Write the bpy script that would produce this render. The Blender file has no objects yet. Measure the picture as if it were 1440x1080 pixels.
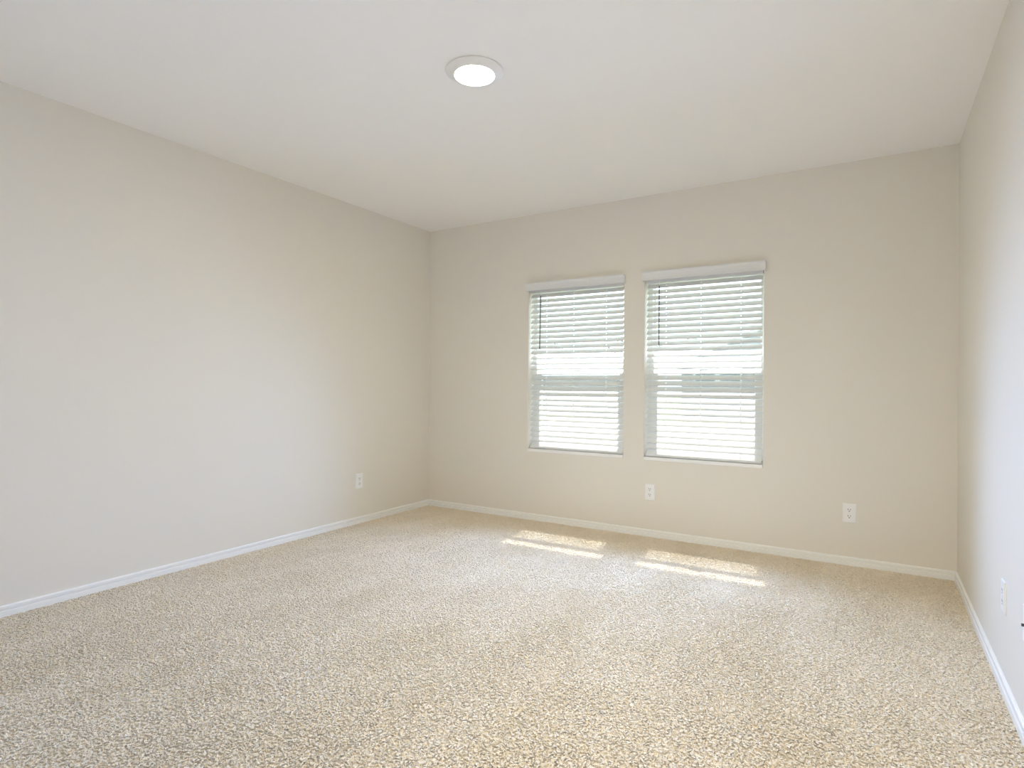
import bpy, bmesh, math, random
from mathutils import Vector, Matrix

random.seed(7)
S = bpy.context.scene
C = S.collection

# ------------------------------------------------------------------ camera
W, H, DEPTH = 3.793, 2.44, 4.03            # room width (x), height (z), depth (towards -y)
CAM = Vector((3.39257, -4.11361, 1.07188))
YAW, PITCH, ROLL, FPX = 0.549945, 0.002228, 0.006776, 830.408
fwd = Vector((-math.sin(YAW)*math.cos(PITCH), math.cos(YAW)*math.cos(PITCH), math.sin(PITCH)))
r0 = Vector((math.cos(YAW), math.sin(YAW), 0.0))
u0 = r0.cross(fwd)
rgt = r0*math.cos(ROLL) + u0*math.sin(ROLL)
up = -r0*math.sin(ROLL) + u0*math.cos(ROLL)
cd = bpy.data.cameras.new('camera')
cd.sensor_fit = 'HORIZONTAL'
cd.sensor_width = 36.0
cd.lens = FPX/1440.0*36.0
cd.clip_start, cd.clip_end = 0.02, 300
co = bpy.data.objects.new('camera', cd)
C.objects.link(co)
M = Matrix.Identity(4)
for i in range(3):
    M[i][0], M[i][1], M[i][2], M[i][3] = rgt[i], up[i], -fwd[i], CAM[i]
co.matrix_world = M
S.camera = co

# ------------------------------------------------------------------ light and exposure
S.view_settings.view_transform = 'Standard'
S.view_settings.look = 'None'
S.view_settings.gamma = 1.0
S.view_settings.use_curve_mapping = False
S.view_settings.exposure = 0.0

SKY_STRENGTH, SUN_STRENGTH = 4.5, 23.0
LED_POWER, HALL_FILL_POWER = 272.0, 92.0
WINDOW_FILL_POWER, WINDOW_FILL_COLOR, LED_COLOR = 22.0, (0.345, 0.535, 0.98), (0.57, 0.497, 0.275)

world = bpy.data.worlds.new('bright_sky')
S.world = world
world.use_nodes = True
wn = world.node_tree.nodes
wn['Background'].inputs[0].default_value = (0.74, 0.87, 1.04, 1.0)
wn['Background'].inputs[1].default_value = SKY_STRENGTH

def light(name, kind, loc, direction, energy, color=(1, 1, 1), **kw):
    d = bpy.data.lights.new(name, kind)
    d.energy = energy
    d.color = color
    for k, v in kw.items():
        setattr(d, k, v)
    o = bpy.data.objects.new(name, d)
    o.location = loc
    o.rotation_euler = Vector(direction).to_track_quat('-Z', 'Y').to_euler()
    C.objects.link(o)
    return o

light('sun', 'SUN', (-3, 14, 26), (0.19, -1.0, -1.76), SUN_STRENGTH, (1.0, 0.98, 0.96), angle=math.radians(0.7))
light('hall_fill', 'AREA', (3.50, -4.80, 2.38), (-0.35, 0.45, -1.0), HALL_FILL_POWER, (1.06, 1.0, 0.80), shape='RECTANGLE', size=0.9, size_y=0.9)  # unseen lamp added behind the doorway as soft fill for the room

cy = S.cycles
cy.use_denoising = True
try:
    cy.denoiser = 'OPENIMAGEDENOISE'
    cy.denoising_input_passes = 'RGB_ALBEDO_NORMAL'
except Exception:
    pass
cy.max_bounces = 14
cy.diffuse_bounces = 10
cy.glossy_bounces = 4
cy.transmission_bounces = 8
cy.transparent_max_bounces = 24
cy.sample_clamp_indirect = 8.0
cy.caustics_reflective = False
cy.caustics_refractive = False
cy.feature_set = 'EXPERIMENTAL'
cy.dicing_rate = 1.0

# ------------------------------------------------------------------ materials
def mat(name, color, rough=0.6, spec=0.3, bump=None, vary=None, metallic=0.0):
    """Principled material; bump = (scale, strength, distance), vary = (scale, amount)."""
    m = bpy.data.materials.new(name)
    m.use_nodes = True
    nt = m.node_tree
    b = nt.nodes['Principled BSDF']
    b.inputs['Base Color'].default_value = (*color, 1)
    b.inputs['Roughness'].default_value = rough
    b.inputs['Specular IOR Level'].default_value = spec
    b.inputs['Metallic'].default_value = metallic
    tc = nt.nodes.new('ShaderNodeTexCoord')
    if vary:
        n = nt.nodes.new('ShaderNodeTexNoise')
        n.inputs['Scale'].default_value = vary[0]
        n.inputs['Detail'].default_value = 3
        nt.links.new(tc.outputs['Object'], n.inputs['Vector'])
        mx = nt.nodes.new('ShaderNodeMix')
        mx.data_type = 'RGBA'
        a = vary[1]
        mx.inputs[6].default_value = (*[c*(1-a) for c in color], 1)
        mx.inputs[7].default_value = (*[min(1, c*(1+a)) for c in color], 1)
        nt.links.new(n.outputs['Fac'], mx.inputs[0])
        nt.links.new(mx.outputs[2], b.inputs['Base Color'])
    if bump:
        n = nt.nodes.new('ShaderNodeTexNoise')
        n.inputs['Scale'].default_value = bump[0]
        n.inputs['Detail'].default_value = 2
        nt.links.new(tc.outputs['Object'], n.inputs['Vector'])
        bp = nt.nodes.new('ShaderNodeBump')
        bp.inputs['Strength'].default_value = bump[1]
        bp.inputs['Distance'].default_value = bump[2]
        nt.links.new(n.outputs['Fac'], bp.inputs['Height'])
        nt.links.new(bp.outputs['Normal'], b.inputs['Normal'])
    return m

PAINT = mat('wall_paint', (0.80, 0.765, 0.695), 0.75, 0.2, bump=(160, 0.12, 0.002), vary=(1.2, 0.008))
CEILP = mat('ceiling_paint', (0.91, 0.895, 0.865), 0.8, 0.15, bump=(130, 0.15, 0.002), vary=(1.2, 0.008))
TRIM = mat('trim_paint', (0.91, 0.905, 0.89), 0.35, 0.45, vary=(3, 0.01))
VINYL = mat('window_vinyl', (0.84, 0.85, 0.86), 0.4, 0.4, vary=(4, 0.01))
SLAT = mat('blind_slat', (0.77, 0.775, 0.775), 0.55, 0.2, vary=(6, 0.01))
CORD = mat('blind_cord', (0.86, 0.86, 0.84), 0.8, 0.1, vary=(40, 0.03))
PLASTIC = mat('plate_plastic', (0.89, 0.89, 0.89), 0.35, 0.45, vary=(8, 0.01))
SLOT = mat('slot_dark', (0.02, 0.02, 0.022), 0.6, 0.2, vary=(30, 0.05))
STEEL = mat('connector_metal', (0.10, 0.10, 0.11), 0.35, 0.5, vary=(30, 0.1), metallic=0.8)
SCREW = mat('screw_paint', (0.78, 0.78, 0.78), 0.4, 0.4, vary=(30, 0.02))
METALW = mat('lamp_trim', (0.86, 0.85, 0.83), 0.45, 0.35, vary=(8, 0.01))
STUCCO = mat('house_siding', (0.27, 0.28, 0.295), 0.8, 0.2, bump=(30, 0.3, 0.01), vary=(2, 0.05))
SHINGLE = mat('roof_shingle', (0.40, 0.40, 0.41), 0.9, 0.1, bump=(25, 0.5, 0.02), vary=(9, 0.15))
DARKGLASS = mat('house_window_glass', (0.10, 0.16, 0.18), 0.1, 0.5, vary=(2, 0.1))
GRASS = mat('grass', (0.15, 0.18, 0.09), 0.9, 0.1, bump=(60, 0.6, 0.03), vary=(12, 0.3))
CONCRETE = mat('concrete', (0.62, 0.60, 0.57), 0.85, 0.15, bump=(40, 0.2, 0.01), vary=(5, 0.06))
WOOD = mat('fence_wood', (0.27, 0.265, 0.255), 0.8, 0.15, bump=(20, 0.3, 0.01), vary=(4, 0.12))
BARK = mat('bark', (0.16, 0.12, 0.09), 0.9, 0.1, bump=(30, 0.6, 0.02), vary=(10, 0.2))
LEAF = mat('leaf', (0.07, 0.12, 0.04), 0.6, 0.3, vary=(5, 0.3))

def wand_material():
    m = mat('wand_plastic', (0.20, 0.20, 0.21), 0.2, 0.5, vary=(20, 0.05))
    nt = m.node_tree
    t = nt.nodes.new('ShaderNodeBsdfTransparent')
    t.inputs[0].default_value = (0.8, 0.8, 0.82, 1)
    mx = nt.nodes.new('ShaderNodeMixShader')
    mx.inputs[0].default_value = 0.75
    nt.links.new(t.outputs[0], mx.inputs[1])
    nt.links.new(nt.nodes['Principled BSDF'].outputs[0], mx.inputs[2])
    nt.links.new(mx.outputs[0], nt.nodes['Material Output'].inputs[0])
    return m
WAND = wand_material()

def sheet_material(name, tint, fac, color, rough):
    """See-through sheet: mostly transparent with a thin coat (fac) of gloss or mesh."""
    m = bpy.data.materials.new(name)
    m.use_nodes = True
    nt = m.node_tree
    nt.nodes.clear()
    out = nt.nodes.new('ShaderNodeOutputMaterial')
    t = nt.nodes.new('ShaderNodeBsdfTransparent')
    t.inputs[0].default_value = (*tint, 1)
    if rough is None:
        g = nt.nodes.new('ShaderNodeBsdfDiffuse')
    else:
        g = nt.nodes.new('ShaderNodeBsdfGlossy')
        g.inputs['Roughness'].default_value = rough
    g.inputs['Color'].default_value = (*color, 1)
    mx = nt.nodes.new('ShaderNodeMixShader')
    mx.inputs[0].default_value = fac
    nt.links.new(t.outputs[0], mx.inputs[1])
    nt.links.new(g.outputs[0], mx.inputs[2])
    nt.links.new(mx.outputs[0], out.inputs[0])
    return m
GLASS = sheet_material('window_glass', (0.95, 0.97, 0.97), 0.05, (1, 1, 1), 0.02)
SCREEN = sheet_material('insect_mesh', (1, 1, 1), 0.25, (0.20, 0.20, 0.21), None)

def emission(name, color, strength):
    m = bpy.data.materials.new(name)
    m.use_nodes = True
    nt = m.node_tree
    b = nt.nodes['Principled BSDF']
    b.inputs['Base Color'].default_value = (0.9, 0.9, 0.88, 1)
    b.inputs['Emission Color'].default_value = (*color, 1)
    b.inputs['Emission Strength'].default_value = strength
    return m

def carpet_material():
    m = bpy.data.materials.new('beige_carpet')
    m.use_nodes = True
    m.displacement_method = 'BOTH'
    nt = m.node_tree
    N, L = nt.nodes, nt.links
    b = N['Principled BSDF']
    b.inputs['Roughness'].default_value = 0.95
    b.inputs['Specular IOR Level'].default_value = 0.05
    b.inputs['Sheen Weight'].default_value = 0.25
    b.inputs['Sheen Roughness'].default_value = 0.5
    tc = N.new('ShaderNodeTexCoord')
    # twist the tufts a little so that they do not sit in neat cells
    wob = N.new('ShaderNodeTexNoise')
    wob.inputs['Scale'].default_value = 70
    wob.inputs['Detail'].default_value = 2
    L.new(tc.outputs['Object'], wob.inputs['Vector'])
    sub = N.new('ShaderNodeVectorMath'); sub.operation = 'SUBTRACT'
    sub.inputs[1].default_value = (0.5, 0.5, 0.5)
    L.new(wob.outputs['Color'], sub.inputs[0])
    sc = N.new('ShaderNodeVectorMath'); sc.operation = 'SCALE'
    sc.inputs['Scale'].default_value = 0.022
    L.new(sub.outputs[0], sc.inputs[0])
    add = N.new('ShaderNodeVectorMath'); add.operation = 'ADD'
    L.new(tc.outputs['Object'], add.inputs[0])
    L.new(sc.outputs[0], add.inputs[1])
    vor = N.new('ShaderNodeTexVoronoi')
    vor.feature = 'F1'
    vor.voronoi_dimensions = '2D'
    vor.inputs['Scale'].default_value = 104
    L.new(add.outputs[0], vor.inputs['Vector'])
    # tuft height: 1 at the middle of a tuft, 0 in the gap
    mr = N.new('ShaderNodeMapRange')
    mr.interpolation_type = 'SMOOTHSTEP'
    mr.inputs['From Min'].default_value = 0.74
    mr.inputs['From Max'].default_value = 0.22
    L.new(vor.outputs['Distance'], mr.inputs['Value'])
    fine = N.new('ShaderNodeTexNoise')
    fine.inputs['Scale'].default_value = 260
    fine.inputs['Detail'].default_value = 3
    L.new(tc.outputs['Object'], fine.inputs['Vector'])
    ma = N.new('ShaderNodeMath'); ma.operation = 'MULTIPLY_ADD'
    ma.inputs[1].default_value = 0.5
    L.new(fine.outputs['Fac'], ma.inputs[0])
    L.new(mr.outputs[0], ma.inputs[2])
    # brushed tracks in the pile (broad, soft)
    trk = N.new('ShaderNodeTexNoise')
    trk.inputs['Scale'].default_value = 1.5
    trk.inputs['Detail'].default_value = 4
    trk.inputs['Roughness'].default_value = 0.6
    mp = N.new('ShaderNodeMapping')
    mp.inputs['Rotation'].default_value = (0, 0, math.radians(28))
    mp.inputs['Scale'].default_value = (2.2, 0.9, 1.0)
    L.new(tc.outputs['Object'], mp.inputs['Vector'])
    L.new(mp.outputs[0], trk.inputs['Vector'])
    hm = N.new('ShaderNodeMath'); hm.operation = 'MULTIPLY_ADD'
    hm.inputs[1].default_value = 0.8
    L.new(trk.outputs['Fac'], hm.inputs[0])
    L.new(ma.outputs[0], hm.inputs[2])
    d = N.new('ShaderNodeDisplacement')
    d.inputs['Midlevel'].default_value = 1.4
    d.inputs['Scale'].default_value = 0.0056
    L.new(hm.outputs[0], d.inputs['Height'])
    L.new(d.outputs[0], N['Material Output'].inputs['Displacement'])
    # yarn colours: a light and a darker ply mixed tuft by tuft
    sepc = N.new('ShaderNodeSeparateColor')
    L.new(vor.outputs['Color'], sepc.inputs[0])
    ramp = N.new('ShaderNodeValToRGB')
    ramp.color_ramp.elements[0].position = 0.0
    ramp.color_ramp.elements[0].color = (0.79, 0.68, 0.515, 1)
    ramp.color_ramp.elements[1].position = 1.0
    ramp.color_ramp.elements[1].color = (0.935, 0.84, 0.70, 1)
    mixv = N.new('ShaderNodeMath'); mixv.operation = 'MULTIPLY_ADD'
    mixv.inputs[1].default_value = 0.35
    L.new(sepc.outputs[0], mixv.inputs[0])
    fh = N.new('ShaderNodeMath'); fh.operation = 'MULTIPLY_ADD'
    fh.inputs[1].default_value = 1.7
    fh.inputs[2].default_value = -0.62
    L.new(trk.outputs['Fac'], fh.inputs[0])
    L.new(fh.outputs[0], mixv.inputs[2])
    L.new(mixv.outputs[0], ramp.inputs[0])
    L.new(ramp.outputs[0], b.inputs['Base Color'])
    return m
CARPET = carpet_material()

# ------------------------------------------------------------------ mesh helpers
def obj(name, bm, m, parent=None, smooth=False, loc=None):
    bmesh.ops.recalc_face_normals(bm, faces=bm.faces)
    me = bpy.data.meshes.new(name)
    if smooth:
        for f in bm.faces:
            f.smooth = True
    bm.to_mesh(me)
    bm.free()
    me.materials.append(m)
    o = bpy.data.objects.new(name, me)
    C.objects.link(o)
    if parent:
        o.parent = parent
    if loc:
        o.location = loc
    return o

def tag(o, label, cat, group=None, kind=None):
    o['label'] = label
    o['category'] = cat
    if group:
        o['group'] = group
    if kind:
        o['kind'] = kind
    return o

def struct(o, label=None):
    o['kind'] = 'structure'
    if label:
        o['label'] = label
    return o

def empty(name, loc=(0, 0, 0), rotz=0.0):
    o = bpy.data.objects.new(name, None)
    o.empty_display_size = 0.05
    o.location = loc
    o.rotation_euler = (0, 0, rotz)
    C.objects.link(o)
    return o

def box(bm, a, b, bevel=0.0, seg=2):
    x0, y0, z0 = a
    x1, y1, z1 = b
    g = bmesh.ops.create_cube(bm, size=1.0)
    vs = g['verts']
    bmesh.ops.scale(bm, vec=(x1-x0, y1-y0, z1-z0), verts=vs)
    bmesh.ops.translate(bm, vec=((x0+x1)/2, (y0+y1)/2, (z0+z1)/2), verts=vs)
    if bevel > 0:
        es = list({e for v in vs for e in v.link_edges})
        bmesh.ops.bevel(bm, geom=es, offset=bevel, segments=seg, affect='EDGES', profile=0.5)

def boxbm(a, b, bevel=0.0, seg=2):
    bm = bmesh.new()
    box(bm, a, b, bevel, seg)
    return bm

def sweep(bm, prof, a, b, axes, closed=True):
    """Extrude the 2-D profile prof from a to b; axes = (unit for prof.x, unit for prof.y)."""
    a, b = Vector(a), Vector(b)
    ux, uy = Vector(axes[0]), Vector(axes[1])
    va = [bm.verts.new(a + ux*p[0] + uy*p[1]) for p in prof]
    vb = [bm.verts.new(b + ux*p[0] + uy*p[1]) for p in prof]
    n = len(prof)
    for i in range(n if closed else n-1):
        j = (i+1) % n
        bm.faces.new((va[i], va[j], vb[j], vb[i]))
    if closed:
        bm.faces.new(va)
        bm.faces.new(vb[::-1])

def tube(bm, pts, r, n=8, r1=None):
    pts = [Vector(p) for p in pts]
    r1 = r if r1 is None else r1
    rings = []
    for i, p in enumerate(pts):
        t = (pts[min(i+1, len(pts)-1)] - pts[max(i-1, 0)]).normalized()
        s = t.orthogonal().normalized()
        q = t.cross(s)
        rr = r + (r1-r)*i/max(1, len(pts)-1)
        rings.append([bm.verts.new(p + (s*math.cos(2*math.pi*k/n) + q*math.sin(2*math.pi*k/n))*rr) for k in range(n)])
    for A, B in zip(rings[:-1], rings[1:]):
        for k in range(n):
            bm.faces.new((A[k], A[(k+1) % n], B[(k+1) % n], B[k]))
    bm.faces.new(rings[0][::-1])
    bm.faces.new(rings[-1])

def lathe(bm, prof, n=64, close_ends=False):
    """Profile of (radius, z) turned about z; a radius of 0 closes to a point."""
    rings = []
    for r, z in prof:
        if r < 1e-6:
            rings.append([bm.verts.new((0, 0, z))])
        else:
            rings.append([bm.verts.new((r*math.cos(2*math.pi*k/n), r*math.sin(2*math.pi*k/n), z)) for k in range(n)])
    for A, B in zip(rings[:-1], rings[1:]):
        for k in range(n):
            l = (k+1) % n
            if len(A) == 1:
                bm.faces.new((A[0], B[k], B[l]))
            elif len(B) == 1:
                bm.faces.new((A[k], A[l], B[0]))
            else:
                bm.faces.new((A[k], A[l], B[l], B[k]))

# ------------------------------------------------------------------ room shell
WT = 0.17                                  # outer wall thickness
WIN = [(1.023, 1.827), (1.984, 2.781)]     # x ranges of the two openings
Z0, Z1 = 0.547, 1.852                      # opening bottom and top

def back_wall():
    xs = [-0.17, WIN[0][0], WIN[0][1], WIN[1][0], WIN[1][1], W+0.17]
    zs = [-0.1, Z0, Z1, H+0.05]
    bm = bmesh.new()
    V = [[bm.verts.new((x, WT, z)) for z in zs] for x in xs]
    faces = []
    for i in range(5):
        for k in range(3):
            if k == 1 and i in (1, 3):
                continue
            faces.append(bm.faces.new((V[i][k], V[i][k+1], V[i+1][k+1], V[i+1][k])))
    r = bmesh.ops.extrude_face_region(bm, geom=faces)
    nv = [g for g in r['geom'] if isinstance(g, bmesh.types.BMVert)]
    bmesh.ops.translate(bm, vec=(0, -WT, 0), verts=nv)
    es = []
    for e in bm.edges:
        if all(abs(v.co.y) < 1e-6 for v in e.verts):
            m = (e.verts[0].co + e.verts[1].co)/2
            for a, b in WIN:
                on_x = min(abs(m.x-a), abs(m.x-b)) < 1e-5 and Z0 < m.z < Z1
                on_z = min(abs(m.z-Z0), abs(m.z-Z1)) < 1e-5 and a < m.x < b
                if on_x or on_z:
                    es.append(e)
    bmesh.ops.bevel(bm, geom=es, offset=0.005, segments=3, affect='EDGES', profile=0.5)
    return bm
struct(obj('wall_back', back_wall(), PAINT))
struct(obj('wall_left', boxbm((-0.15, -DEPTH-0.12, -0.1), (0, 0, H+0.05)), PAINT))
struct(obj('wall_right', boxbm((W, -DEPTH-0.12, -0.1), (W+0.15, 0, H+0.05)), PAINT))

def front_wall():                           # doorway behind the camera
    bm = bmesh.new()
    xs, zs = [0, 2.90, 3.74, W], [-0.1, 2.05, H+0.05]
    V = [[bm.verts.new((x, -DEPTH-0.12, z)) for z in zs] for x in xs]
    fs = []
    for i in range(3):
        for k in range(2):
            if i == 1 and k == 0:
                continue
            fs.append(bm.faces.new((V[i][k], V[i+1][k], V[i+1][k+1], V[i][k+1])))
    r = bmesh.ops.extrude_face_region(bm, geom=fs)
    bmesh.ops.translate(bm, vec=(0, 0.12, 0), verts=[g for g in r['geom'] if isinstance(g, bmesh.types.BMVert)])
    return bm
struct(obj('wall_front', front_wall(), PAINT))
struct(obj('ceiling', boxbm((-0.15, -6.4, H), (W+0.15, WT, H+0.12)), CEILP))
# hallway behind the doorway
struct(obj('wall_hall_left', boxbm((1.85, -6.4, -0.1), (2.0, -DEPTH-0.12, H+0.05)), PAINT))
struct(obj('wall_hall_right', boxbm((W, -6.4, -0.1), (W+0.15, -DEPTH-0.12, H+0.05)), PAINT))
struct(obj('wall_hall_end', boxbm((1.85, -6.5, -0.1), (W+0.15, -6.4, H+0.05)), PAINT))

def floor_mesh():
    bm = bmesh.new()
    xs = [i*W/24 for i in range(25)]
    ys = [-6.4*j/40 for j in range(41)]
    V = [[bm.verts.new((x, y, 0)) for y in ys] for x in xs]
    for i in range(24):
        for j in range(40):
            bm.faces.new((V[i][j+1], V[i+1][j+1], V[i+1][j], V[i][j]))
    return bm
fl = struct(obj('floor', floor_mesh(), CARPET))
sm = fl.modifiers.new('dice', 'SUBSURF')
sm.subdivision_type = 'SIMPLE'
sm.levels = 0
sm.render_levels = 1
fl.cycles.use_adaptive_subdivision = True

# baseboards: two stepped bands
BASE = [(0, -0.02), (0.0140, -0.02), (0.0140, 0.0235), (0.0130, 0.0252), (0.0035, 0.0262), (0.0035, 0.0308),
        (0.0098, 0.0318), (0.0105, 0.0335), (0.0105, 0.0440), (0.0080, 0.0475), (0.0045, 0.0495), (0, 0.0495)]
def base_bm(a, b, inward):
    bm = bmesh.new()
    sweep(bm, BASE, a, b, (inward, (0, 0, 1)))
    return bm
struct(obj('baseboard_back', base_bm((0, 0, 0), (W, 0, 0), (0, -1, 0)), TRIM))
struct(obj('baseboard_left', base_bm((0, 0, 0), (0, -DEPTH, 0), (1, 0, 0)), TRIM))
struct(obj('baseboard_right', base_bm((W, 0, 0), (W, -DEPTH, 0), (-1, 0, 0)), TRIM))
struct(obj('baseboard_front', base_bm((0, -DEPTH, 0), (2.83, -DEPTH, 0), (0, 1, 0)), TRIM))

def door_casing():
    bm = bmesh.new()
    y0, y1 = -DEPTH, -DEPTH+0.012
    box(bm, (2.84, y0, 0), (2.90, y1, 2.05), 0.003)
    box(bm, (3.735, y0, 0), (3.785, y1, 2.05), 0.003)
    box(bm, (2.84, y0, 2.05), (3.785, y1, 2.11), 0.003)
    return bm
struct(obj('trim_1', door_casing(), TRIM))

# ------------------------------------------------------------------ windows
FY0, FY1 = 0.095, 0.165                    # depth of the vinyl frame in the opening
MEET = 1.262                               # top of the meeting rail
def window(n, a, b):
    root = empty('window_%d' % n, ((a+b)/2, (FY0+FY1)/2, Z0))
    struct(root)
    ox, oy, oz = root.location
    def P(name, bm, m):
        bmesh.ops.translate(bm, vec=(-ox, -oy, -oz), verts=bm.verts)
        return obj(name, bm, m, root)
    zs = Z0 + 0.020
    fw = 0.030
    bm = bmesh.new()                        # outer frame
    box(bm, (a, FY0, zs), (a+fw, FY1, Z1), 0.002)
    box(bm, (b-fw, FY0, zs), (b, FY1, Z1), 0.002)
    box(bm, (a+fw, FY0, Z1-0.040), (b-fw, FY1, Z1), 0.002)
    box(bm, (a+fw, FY0, zs), (b-fw, FY1, zs+0.034), 0.002)
    P('window_frame', bm, VINYL)
    bm = bmesh.new()                        # upper sash bead and its rail
    box(bm, (a+fw, FY0+0.036, MEET-0.030), (b-fw, FY1-0.004, MEET+0.004), 0.002)
    box(bm, (a+fw, FY0+0.040, MEET+0.004), (a+fw+0.008, FY1-0.010, Z1-0.040), 0.001)
    box(bm, (b-fw-0.008, FY0+0.040, MEET+0.004), (b-fw, FY1-0.010, Z1-0.040), 0.001)
    P('upper_sash', bm, VINYL)
    bm = bmesh.new()                        # lower sash
    st = 0.036
    l, r = a+fw+0.002, b-fw-0.002
    zb = zs+0.034
    box(bm, (l, FY0+0.004, zb), (l+st, FY0+0.032, MEET), 0.002)
    box(bm, (r-st, FY0+0.004, zb), (r, FY0+0.032, MEET), 0.002)
    box(bm, (l+st, FY0+0.004, MEET-0.036), (r-st, FY0+0.032, MEET), 0.002)
    box(bm, (l+st, FY0+0.004, zb), (r-st, FY0+0.032, zb+0.045), 0.002)
    sash = P('lower_sash', bm, VINYL)
    bm = boxbm(((a+b)/2-0.03, FY0-0.010, MEET-0.012), ((a+b)/2+0.03, FY0+0.006, MEET+0.004), 0.003)
    lock = P('sash_lock', bm, VINYL)
    P('upper_pane', boxbm((a+fw+0.004, FY0+0.050, MEET), (b-fw-0.004, FY0+0.054, Z1-0.038)), GLASS)
    P('lower_pane', boxbm((l+st-0.004, FY0+0.016, zb+0.041), (r-st+0.004, FY0+0.020, MEET-0.032)), GLASS)
    P('insect_screen', boxbm((a+fw, FY1-0.012, zs+0.034), (b-fw, FY1-0.011, MEET-0.030)), SCREEN)
    bm = boxbm((a+0.001, -0.004, Z0-0.003), (b-0.001, FY1-0.003, Z0+0.020), 0.0025)
    P('sill', bm, TRIM)
    return root
for i, (a, b) in enumerate(WIN):
    window(i+1, a, b)
    p = light('sky_portal', 'AREA', ((a+b)/2, WT+0.03, (Z0+Z1)/2), (0, -1, 0), 1.0, shape='RECTANGLE', size=b-a, size_y=Z1-Z0)
    p.data.cycles.is_portal = True
    for k in range(4):                      # added fill lamps on the room side of the blind, boosting the daylight
        light('window_fill', 'AREA', ((a+b)/2, -0.115, 0.74+0.30*k), (0.15*i, -1, -0.38), WINDOW_FILL_POWER/4*(1.0+0.25*i), WINDOW_FILL_COLOR,
              spread=math.radians(112), shape='RECTANGLE', size=b-a-0.03, size_y=0.28)

# ------------------------------------------------------------------ blinds
PITCH_S, SLAT_W, TILT = 0.0410, 0.0475, math.radians(45)
def slat_profile():
    n, th, pts = 8, 0.0024, []
    for i in range(n+1):
        t = -0.5 + i/n
        pts.append((t*SLAT_W, 0.0031*(1-4*t*t)))
    return [(x, z+th/2) for x, z in pts] + [(x, z-th/2) for x, z in reversed(pts)]
def slat_bm(x0, x1, zc, yc, holes):
    """One crowned slat, tilted with its room edge down, with a rout hole at each ladder."""
    bm = bmesh.new()
    c, s = math.cos(TILT), math.sin(TILT)
    ux, uy = (0, c, s), (0, -s, c)
    prof = slat_profile()
    h = len(prof)//2
    cuts = [x0]
    for q in holes:
        cuts += [q-0.003, q+0.003]
    cuts.append(x1)
    for i in range(len(cuts)-1):
        A, B = (cuts[i], yc, zc), (cuts[i+1], yc, zc)
        if i % 2 == 0:
            sweep(bm, prof, A, B, (ux, uy))
        else:
            up_, lo = prof[:h], prof[h:][::-1]
            sweep(bm, up_[:4] + lo[:4][::-1], A, B, (ux, uy))
            sweep(bm, up_[5:] + lo[5:][::-1], A, B, (ux, uy))
    bmesh.ops.remove_doubles(bm, verts=bm.verts, dist=1e-5)
    return bm

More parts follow.
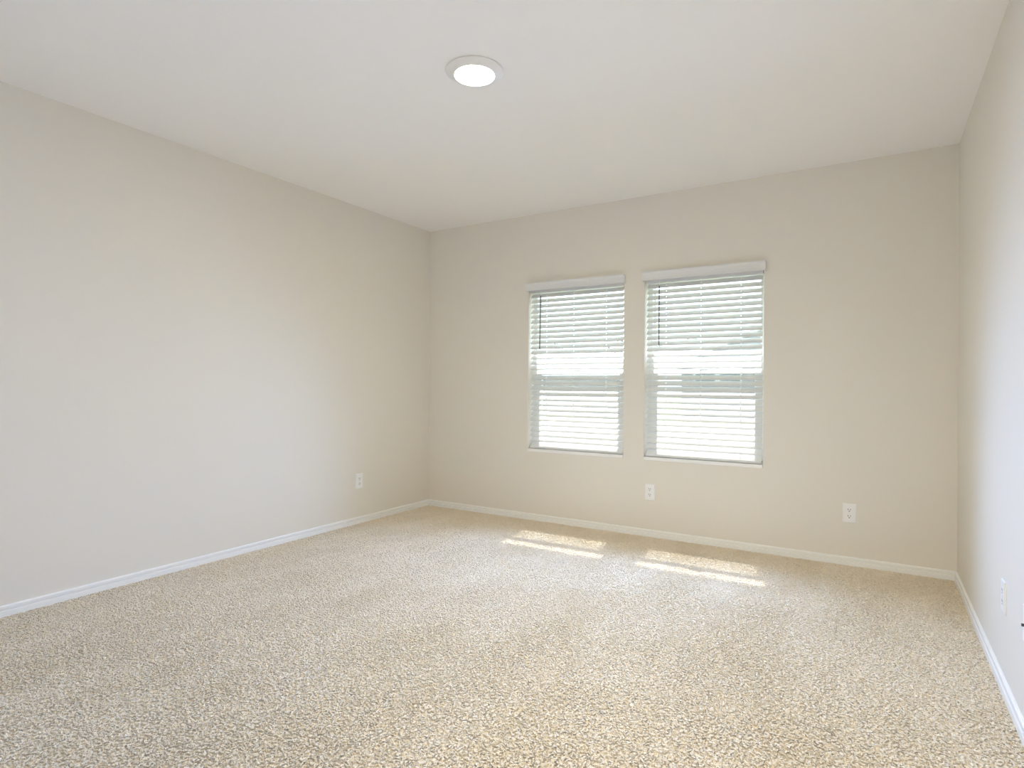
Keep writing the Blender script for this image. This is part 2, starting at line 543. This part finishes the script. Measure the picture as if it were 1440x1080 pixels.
def blind(a, b, ladders, wand_x, label):
    yc = 0.038
    root = empty('window_blind', ((a+b)/2, yc, Z1-0.002))
    tag(root, label, 'blind', 'white horizontal blinds on the back wall')
    ox, oy, oz = root.location
    def P(name, bm, m, par=root, smooth=False):
        bmesh.ops.translate(bm, vec=(-ox, -oy, -oz), verts=bm.verts)
        return obj(name, bm, m, par, smooth)
    x0, x1 = a+0.010, b-0.010
    P('headrail', boxbm((x0-0.004, 0.006, 1.812), (x1+0.004, 0.066, Z1-0.002), 0.002), SLAT)
    # valance: crown profile, mitred returns to the wall
    vz0, vz1 = 1.823, 1.886
    prof = [(0.004, vz0), (0.036, vz0), (0.038, vz0+0.004), (0.036, vz0+0.012), (0.034, vz0+0.020), (0.034, vz0+0.038),
            (0.036, vz0+0.046), (0.041, vz0+0.052), (0.043, vz0+0.058), (0.043, vz1), (0.004, vz1)]
    prof = [(d if d > 0.01 else 0.026, z) for d, z in prof]
    va, vb = a-0.006, b+0.014
    bm = bmesh.new()
    sweep(bm, prof, (va, 0, 0), (vb, 0, 0), ((0, -1, 0), (0, 0, 1)))
    for (xa, xb) in ((va, va+0.009), (vb-0.009, vb)):
        box(bm, (xa, -0.027, vz0), (xb, -0.0005, vz1-0.002), 0.001)
    P('valance', bm, SLAT)
    zf = 1.790
    n = 30
    bm = bmesh.new()
    for k in range(n):
        zc = zf - k*PITCH_S
        s = slat_bm(x0, x1, zc, yc, ladders)
        me = bpy.data.meshes.new('tmp')
        s.to_mesh(me)
        s.free()
        bm.from_mesh(me)
        bpy.data.meshes.remove(me)
    sp = P('slat_panel', bm, SLAT)
    zl = zf - (n-1)*PITCH_S
    rail = P('bottom_rail', boxbm((x0, yc-0.025, Z0+0.024), (x1, yc+0.025, Z0+0.041), 0.003), SLAT)
    for q in ladders:
        bm = bmesh.new()
        yb = SLAT_W/2*math.cos(TILT)
        zt = SLAT_W/2*math.sin(TILT)
        tube(bm, [(q, yc-yb-0.0015, 1.815), (q, yc-yb-0.0015, Z0+0.036)], 0.0007, 6)
        tube(bm, [(q, yc+yb+0.0015, 1.815), (q, yc+yb+0.0015, Z0+0.036)], 0.0007, 6)
        for k in range(n):
            zc = zf - k*PITCH_S
            tube(bm, [(q, yc-yb-0.001, zc-zt-0.003), (q, yc+yb+0.001, zc+zt-0.003)], 0.0005, 5)
        P('ladder_cord', bm, CORD)
        bm = bmesh.new()
        tube(bm, [(q, yc, 1.815), (q, yc, Z0+0.030)], 0.0008, 6)
        P('lift_cord', bm, CORD)
        bm = bmesh.new()
        tube(bm, [(q, yc-0.027, Z0+0.0325), (q, yc-0.0245, Z0+0.0325)], 0.0055, 12)
        P('cord_button', bm, SLAT, rail if False else root)
    wx, wt = wand_x
    bm = bmesh.new()
    tube(bm, [(wx, -0.006, 1.822), (wx-0.002, -0.006, 1.80), (wx-0.003, -0.006, 1.775)], 0.0022, 8)
    P('wand_hook', bm, CORD)
    bm = bmesh.new()
    tube(bm, [(wx-0.003, -0.007, 1.785), (wt, -0.008, 1.372)], 0.0042, 6)
    tube(bm, [(wt, -0.008, 1.376), (wt, -0.008, 1.364)], 0.0050, 8)
    P('tilt_wand', bm, WAND, smooth=False)
    return root
blind(*WIN[0], (1.172, 1.409, 1.678), (1.139, 1.131), 'left of the two white window blinds, nearer the room corner, tilted open')
blind(*WIN[1], (2.132, 2.374, 2.636), (2.096, 2.093), 'right of the two white window blinds, above the outlet under the windows')

# ------------------------------------------------------------------ ceiling light
def ceiling_light():
    root = empty('ceiling_light', (1.9025, -2.0125, H))
    tag(root, 'round white flush disc light glowing warm on the ceiling', 'ceiling light')
    bm = bmesh.new()
    lathe(bm, [(0.0, 0.0), (0.122, 0.0), (0.1248, -0.0015), (0.1252, -0.004), (0.1240, -0.0062), (0.1180, -0.0085),
               (0.0950, -0.0190), (0.0900, -0.0215), (0.0882, -0.0222), (0.0868, -0.0214), (0.0845, -0.0150), (0.0840, -0.0120), (0.0, -0.0120)], 96)
    obj('trim_ring', bm, METALW, root, True)
    bm = bmesh.new()                        # glowing lens, set a little above the lip
    lathe(bm, [(0.0, -0.0128), (0.0835, -0.0128), (0.0835, -0.0145), (0.078, -0.0155), (0.05, -0.0162), (0.0, -0.0165)], 96)
    obj('diffuser', bm, emission('warm_diffuser', LED_COLOR, LED_POWER), root, True)
    return root
ceiling_light()

# ------------------------------------------------------------------ wall plates
def plate_base(root, w=0.072, h=0.1145, t=0.006):
    """Bevelled cover plate in the local xz plane, front towards -y."""
    bm = bmesh.new()
    vs_b = [bm.verts.new((sx*w/2, 0, sz*h/2)) for sx, sz in ((-1, -1), (1, -1), (1, 1), (-1, 1))]
    vs_m = [bm.verts.new((sx*w/2, -t*0.45, sz*h/2)) for sx, sz in ((-1, -1), (1, -1), (1, 1), (-1, 1))]
    vs_f = [bm.verts.new((sx*(w/2-0.0035), -t, sz*(h/2-0.0035))) for sx, sz in ((-1, -1), (1, -1), (1, 1), (-1, 1))]
    for A, B in ((vs_b, vs_m), (vs_m, vs_f)):
        for k in range(4):
            bm.faces.new((A[k], A[(k+1) % 4], B[(k+1) % 4], B[k]))
    bm.faces.new(vs_f)
    bm.faces.new(vs_b[::-1])
    return obj('cover_plate', bm, PLASTIC, root)

def screw(root, z, t=0.006):
    bm = bmesh.new()
    tube(bm, [(0, -t+0.001, z), (0, -t-0.0008, z)], 0.003, 14)
    s = obj('screw', bm, SCREW, root)
    return s

def outlet(loc, rotz, label):
    root = empty('wall_outlet', loc, rotz)
    tag(root, label, 'outlet', 'white duplex outlets low on the walls')
    plate_base(root)
    t = 0.006
    for sz in (1, -1):
        zc = sz*0.0195
        bm = bmesh.new()                     # receptacle face: circle cut flat above and below
        ring = []
        for k in range(36):
            an = 2*math.pi*k/36
            ring.append((0.0172*math.cos(an), max(-0.0142, min(0.0142, 0.0172*math.sin(an)))))
        sweep(bm, ring, (0, -t+0.001, zc), (0, -t-0.0012, zc), ((1, 0, 0), (0, 0, 1)))
        rc = obj('receptacle', bm, PLASTIC, root)
        f = -t-0.0012
        for x, hh in ((-0.0064, 0.0094), (0.0064, 0.0076)):
            obj('slot', boxbm((x-0.0013, f-0.0002, zc+0.0042-hh/2), (x+0.0013, f+0.001, zc+0.0042+hh/2)), SLOT, rc)
        bm = bmesh.new()
        tube(bm, [(0, f+0.001, zc-0.0068), (0, f-0.0002, zc-0.0068)], 0.0030, 12)
        obj('ground_hole', bm, SLOT, rc)
    screw(root, 0.0)
    return root
outlet((0.0, -0.833, 0.323), math.radians(90), 'white duplex outlet low on the left wall near the corner')
outlet((2.033, 0.0, 0.317), 0.0, 'white duplex outlet on the back wall just below the right window')
outlet((3.269, 0.0, 0.313), 0.0, 'white duplex outlet on the back wall right of the windows')
outlet((W, -1.398, 0.331), math.radians(-90), 'white duplex outlet on the right wall, seen almost edge on')

def coax_plate(loc, rotz):
    root = empty('coax_plate', loc, rotz)
    tag(root, 'white wall plate with a dark coax connector at the right edge of the photo', 'wall plate')
    plate_base(root)
    bm = bmesh.new()
    tube(bm, [(0, -0.005, 0), (0, -0.0075, 0)], 0.0064, 6)
    nut = obj('connector_nut', bm, STEEL, root)
    bm = bmesh.new()
    tube(bm, [(0, -0.007, 0), (0, -0.0150, 0)], 0.0045, 16)
    obj('coax_connector', bm, STEEL, root)
    screw(root, 0.041)
    screw(root, -0.041)
    return root
coax_plate((W, -1.768, 0.354), math.radians(-90))

# ------------------------------------------------------------------ outdoors
GZ = -0.35
struct(obj('roof_overhang', boxbm((-1.5, WT, 2.30), (W+1.5, 0.60, 2.46), 0.004), VINYL))
def ground():
    bm = bmesh.new()
    box(bm, (-60, WT+0.02, GZ-0.2), (60, 90, GZ))
    return bm
struct(obj('ground', ground(), GRASS))
struct(obj('walkway', boxbm((-30, 5.2, GZ-0.05), (30, 6.6, GZ+0.02), 0.01), CONCRETE))
struct(obj('street', boxbm((-60, 11.0, GZ-0.05), (60, 17.5, GZ+0.015), 0.01), CONCRETE))

def house(loc, half_w, depth, wall_h, ridge_h, label, wins):
    root = empty('house', loc)
    tag(root, label, 'house')
    bm = bmesh.new()
    prof = [(-half_w, 0), (half_w, 0), (half_w, wall_h), (0, ridge_h), (-half_w, wall_h)]
    sweep(bm, prof, (0, 0, 0), (0, depth, 0), ((1, 0, 0), (0, 0, 1)))
    obj('house_wall', bm, STUCCO, root)
    bm = bmesh.new()
    sl = (ridge_h-wall_h)/half_w
    ov = 0.4
    e = wall_h - sl*ov
    prof = [(-half_w-ov, e), (0, ridge_h), (half_w+ov, e), (half_w+ov, e+0.16), (0, ridge_h+0.17), (-half_w-ov, e+0.16)]
    sweep(bm, prof, (0, -0.4, 0), (0, depth+0.4, 0), ((1, 0, 0), (0, 0, 1)))
    obj('roof', bm, SHINGLE, root)
    for x0, x1, z0, z1 in wins:
        bm = bmesh.new()
        box(bm, (x0-0.08, -0.05, z0-0.08), (x1+0.08, 0.02, z0))
        box(bm, (x0-0.08, -0.05, z1), (x1+0.08, 0.02, z1+0.08))
        box(bm, (x0-0.08, -0.05, z0), (x0, 0.02, z1))
        box(bm, (x1, -0.05, z0), (x1+0.08, 0.02, z1))
        f = obj('window_frame', bm, VINYL, root)
        obj('glass', boxbm((x0, -0.02, z0), (x1, 0.0, z1)), DARKGLASS, f)
    return root
house((1.6, 24, GZ), 6.0, 11, 2.45, 4.95, 'grey house with a gabled roof beyond the right window',
      [(-5.35, -4.45, 1.60, 2.20), (-4.25, -3.35, 1.60, 2.20), (-1.2, 0.2, 1.2, 2.2)])

def fence():
    root = empty('privacy_fence', (-11, 21, GZ))
    tag(root, 'weathered grey wooden fence across the yard beyond the left window', 'fence')
    bm = bmesh.new()
    x = -8.0
    while x < 6.0:
        box(bm, (x, -0.01, 0.04), (x+0.138, 0.01, 1.72+random.uniform(-0.008, 0.008)))
        x += 0.142
    obj('board_panel', bm, WOOD, root)
    bm = bmesh.new()
    for z in (0.35, 1.4):
        box(bm, (-8.0, 0.01, z), (6.0, 0.05, z+0.09))
    obj('rail', bm, WOOD, root)
    for k in range(7):
        xx = -7.7 + k*2.2
        obj('post', boxbm((xx-0.05, 0.05, 0), (xx+0.05, 0.15, 1.85), 0.006), WOOD, root)
fence()

def tree(loc):
    root = empty('young_tree', loc)
    tag(root, 'sparse young tree with thin side branches beyond the left window', 'tree')
    bm = bmesh.new()
    tube(bm, [(0, 0, 0), (0.04, 0, 1.2), (-0.02, 0.02, 2.2), (0.02, 0, 3.0)], 0.05, 8, 0.02)
    spots = []
    for dx, dy, dz in ((-2.55, 0.1, 0.42), (-1.70, -0.2, 0.48), (-0.85, 0.2, 0.30), (1.6, 0.3, 0.45), (0.9, -0.4, 0.2), (0.2, 1.2, 0.4), (0.1, -1.1, 0.35)):
        p0 = Vector((0, 0, 2.25))
        p2 = p0 + Vector((dx, dy, dz))
        p1 = p0.lerp(p2, 0.5) + Vector((0, 0, 0.10))
        tube(bm, [p0, p1, p2], 0.012, 6, 0.003)
        spots.append(p2)
    spots += [Vector((-2.35, 0.1, 2.52)), Vector((0.02, 0, 3.0))]
    obj('trunk', bm, BARK, root)
    bm = bmesh.new()
    for p in spots:
        for q in range(22):
            c = p + Vector((random.gauss(0, 0.10), random.gauss(0, 0.08), random.gauss(0, 0.035)))
            d = Vector((random.uniform(-1, 1), random.uniform(-1, 1), random.uniform(-0.6, 0.4))).normalized()*0.055
            s = d.orthogonal().normalized()*0.02
            n = d.cross(s).normalized()*0.004
            bm.faces.new([bm.verts.new(c-d), bm.verts.new(c+s+n), bm.verts.new(c+d), bm.verts.new(c-s+n)])
    o = obj('foliage', bm, LEAF, root)
    o['kind'] = 'stuff'
tree((-2.44, 12.0, GZ))
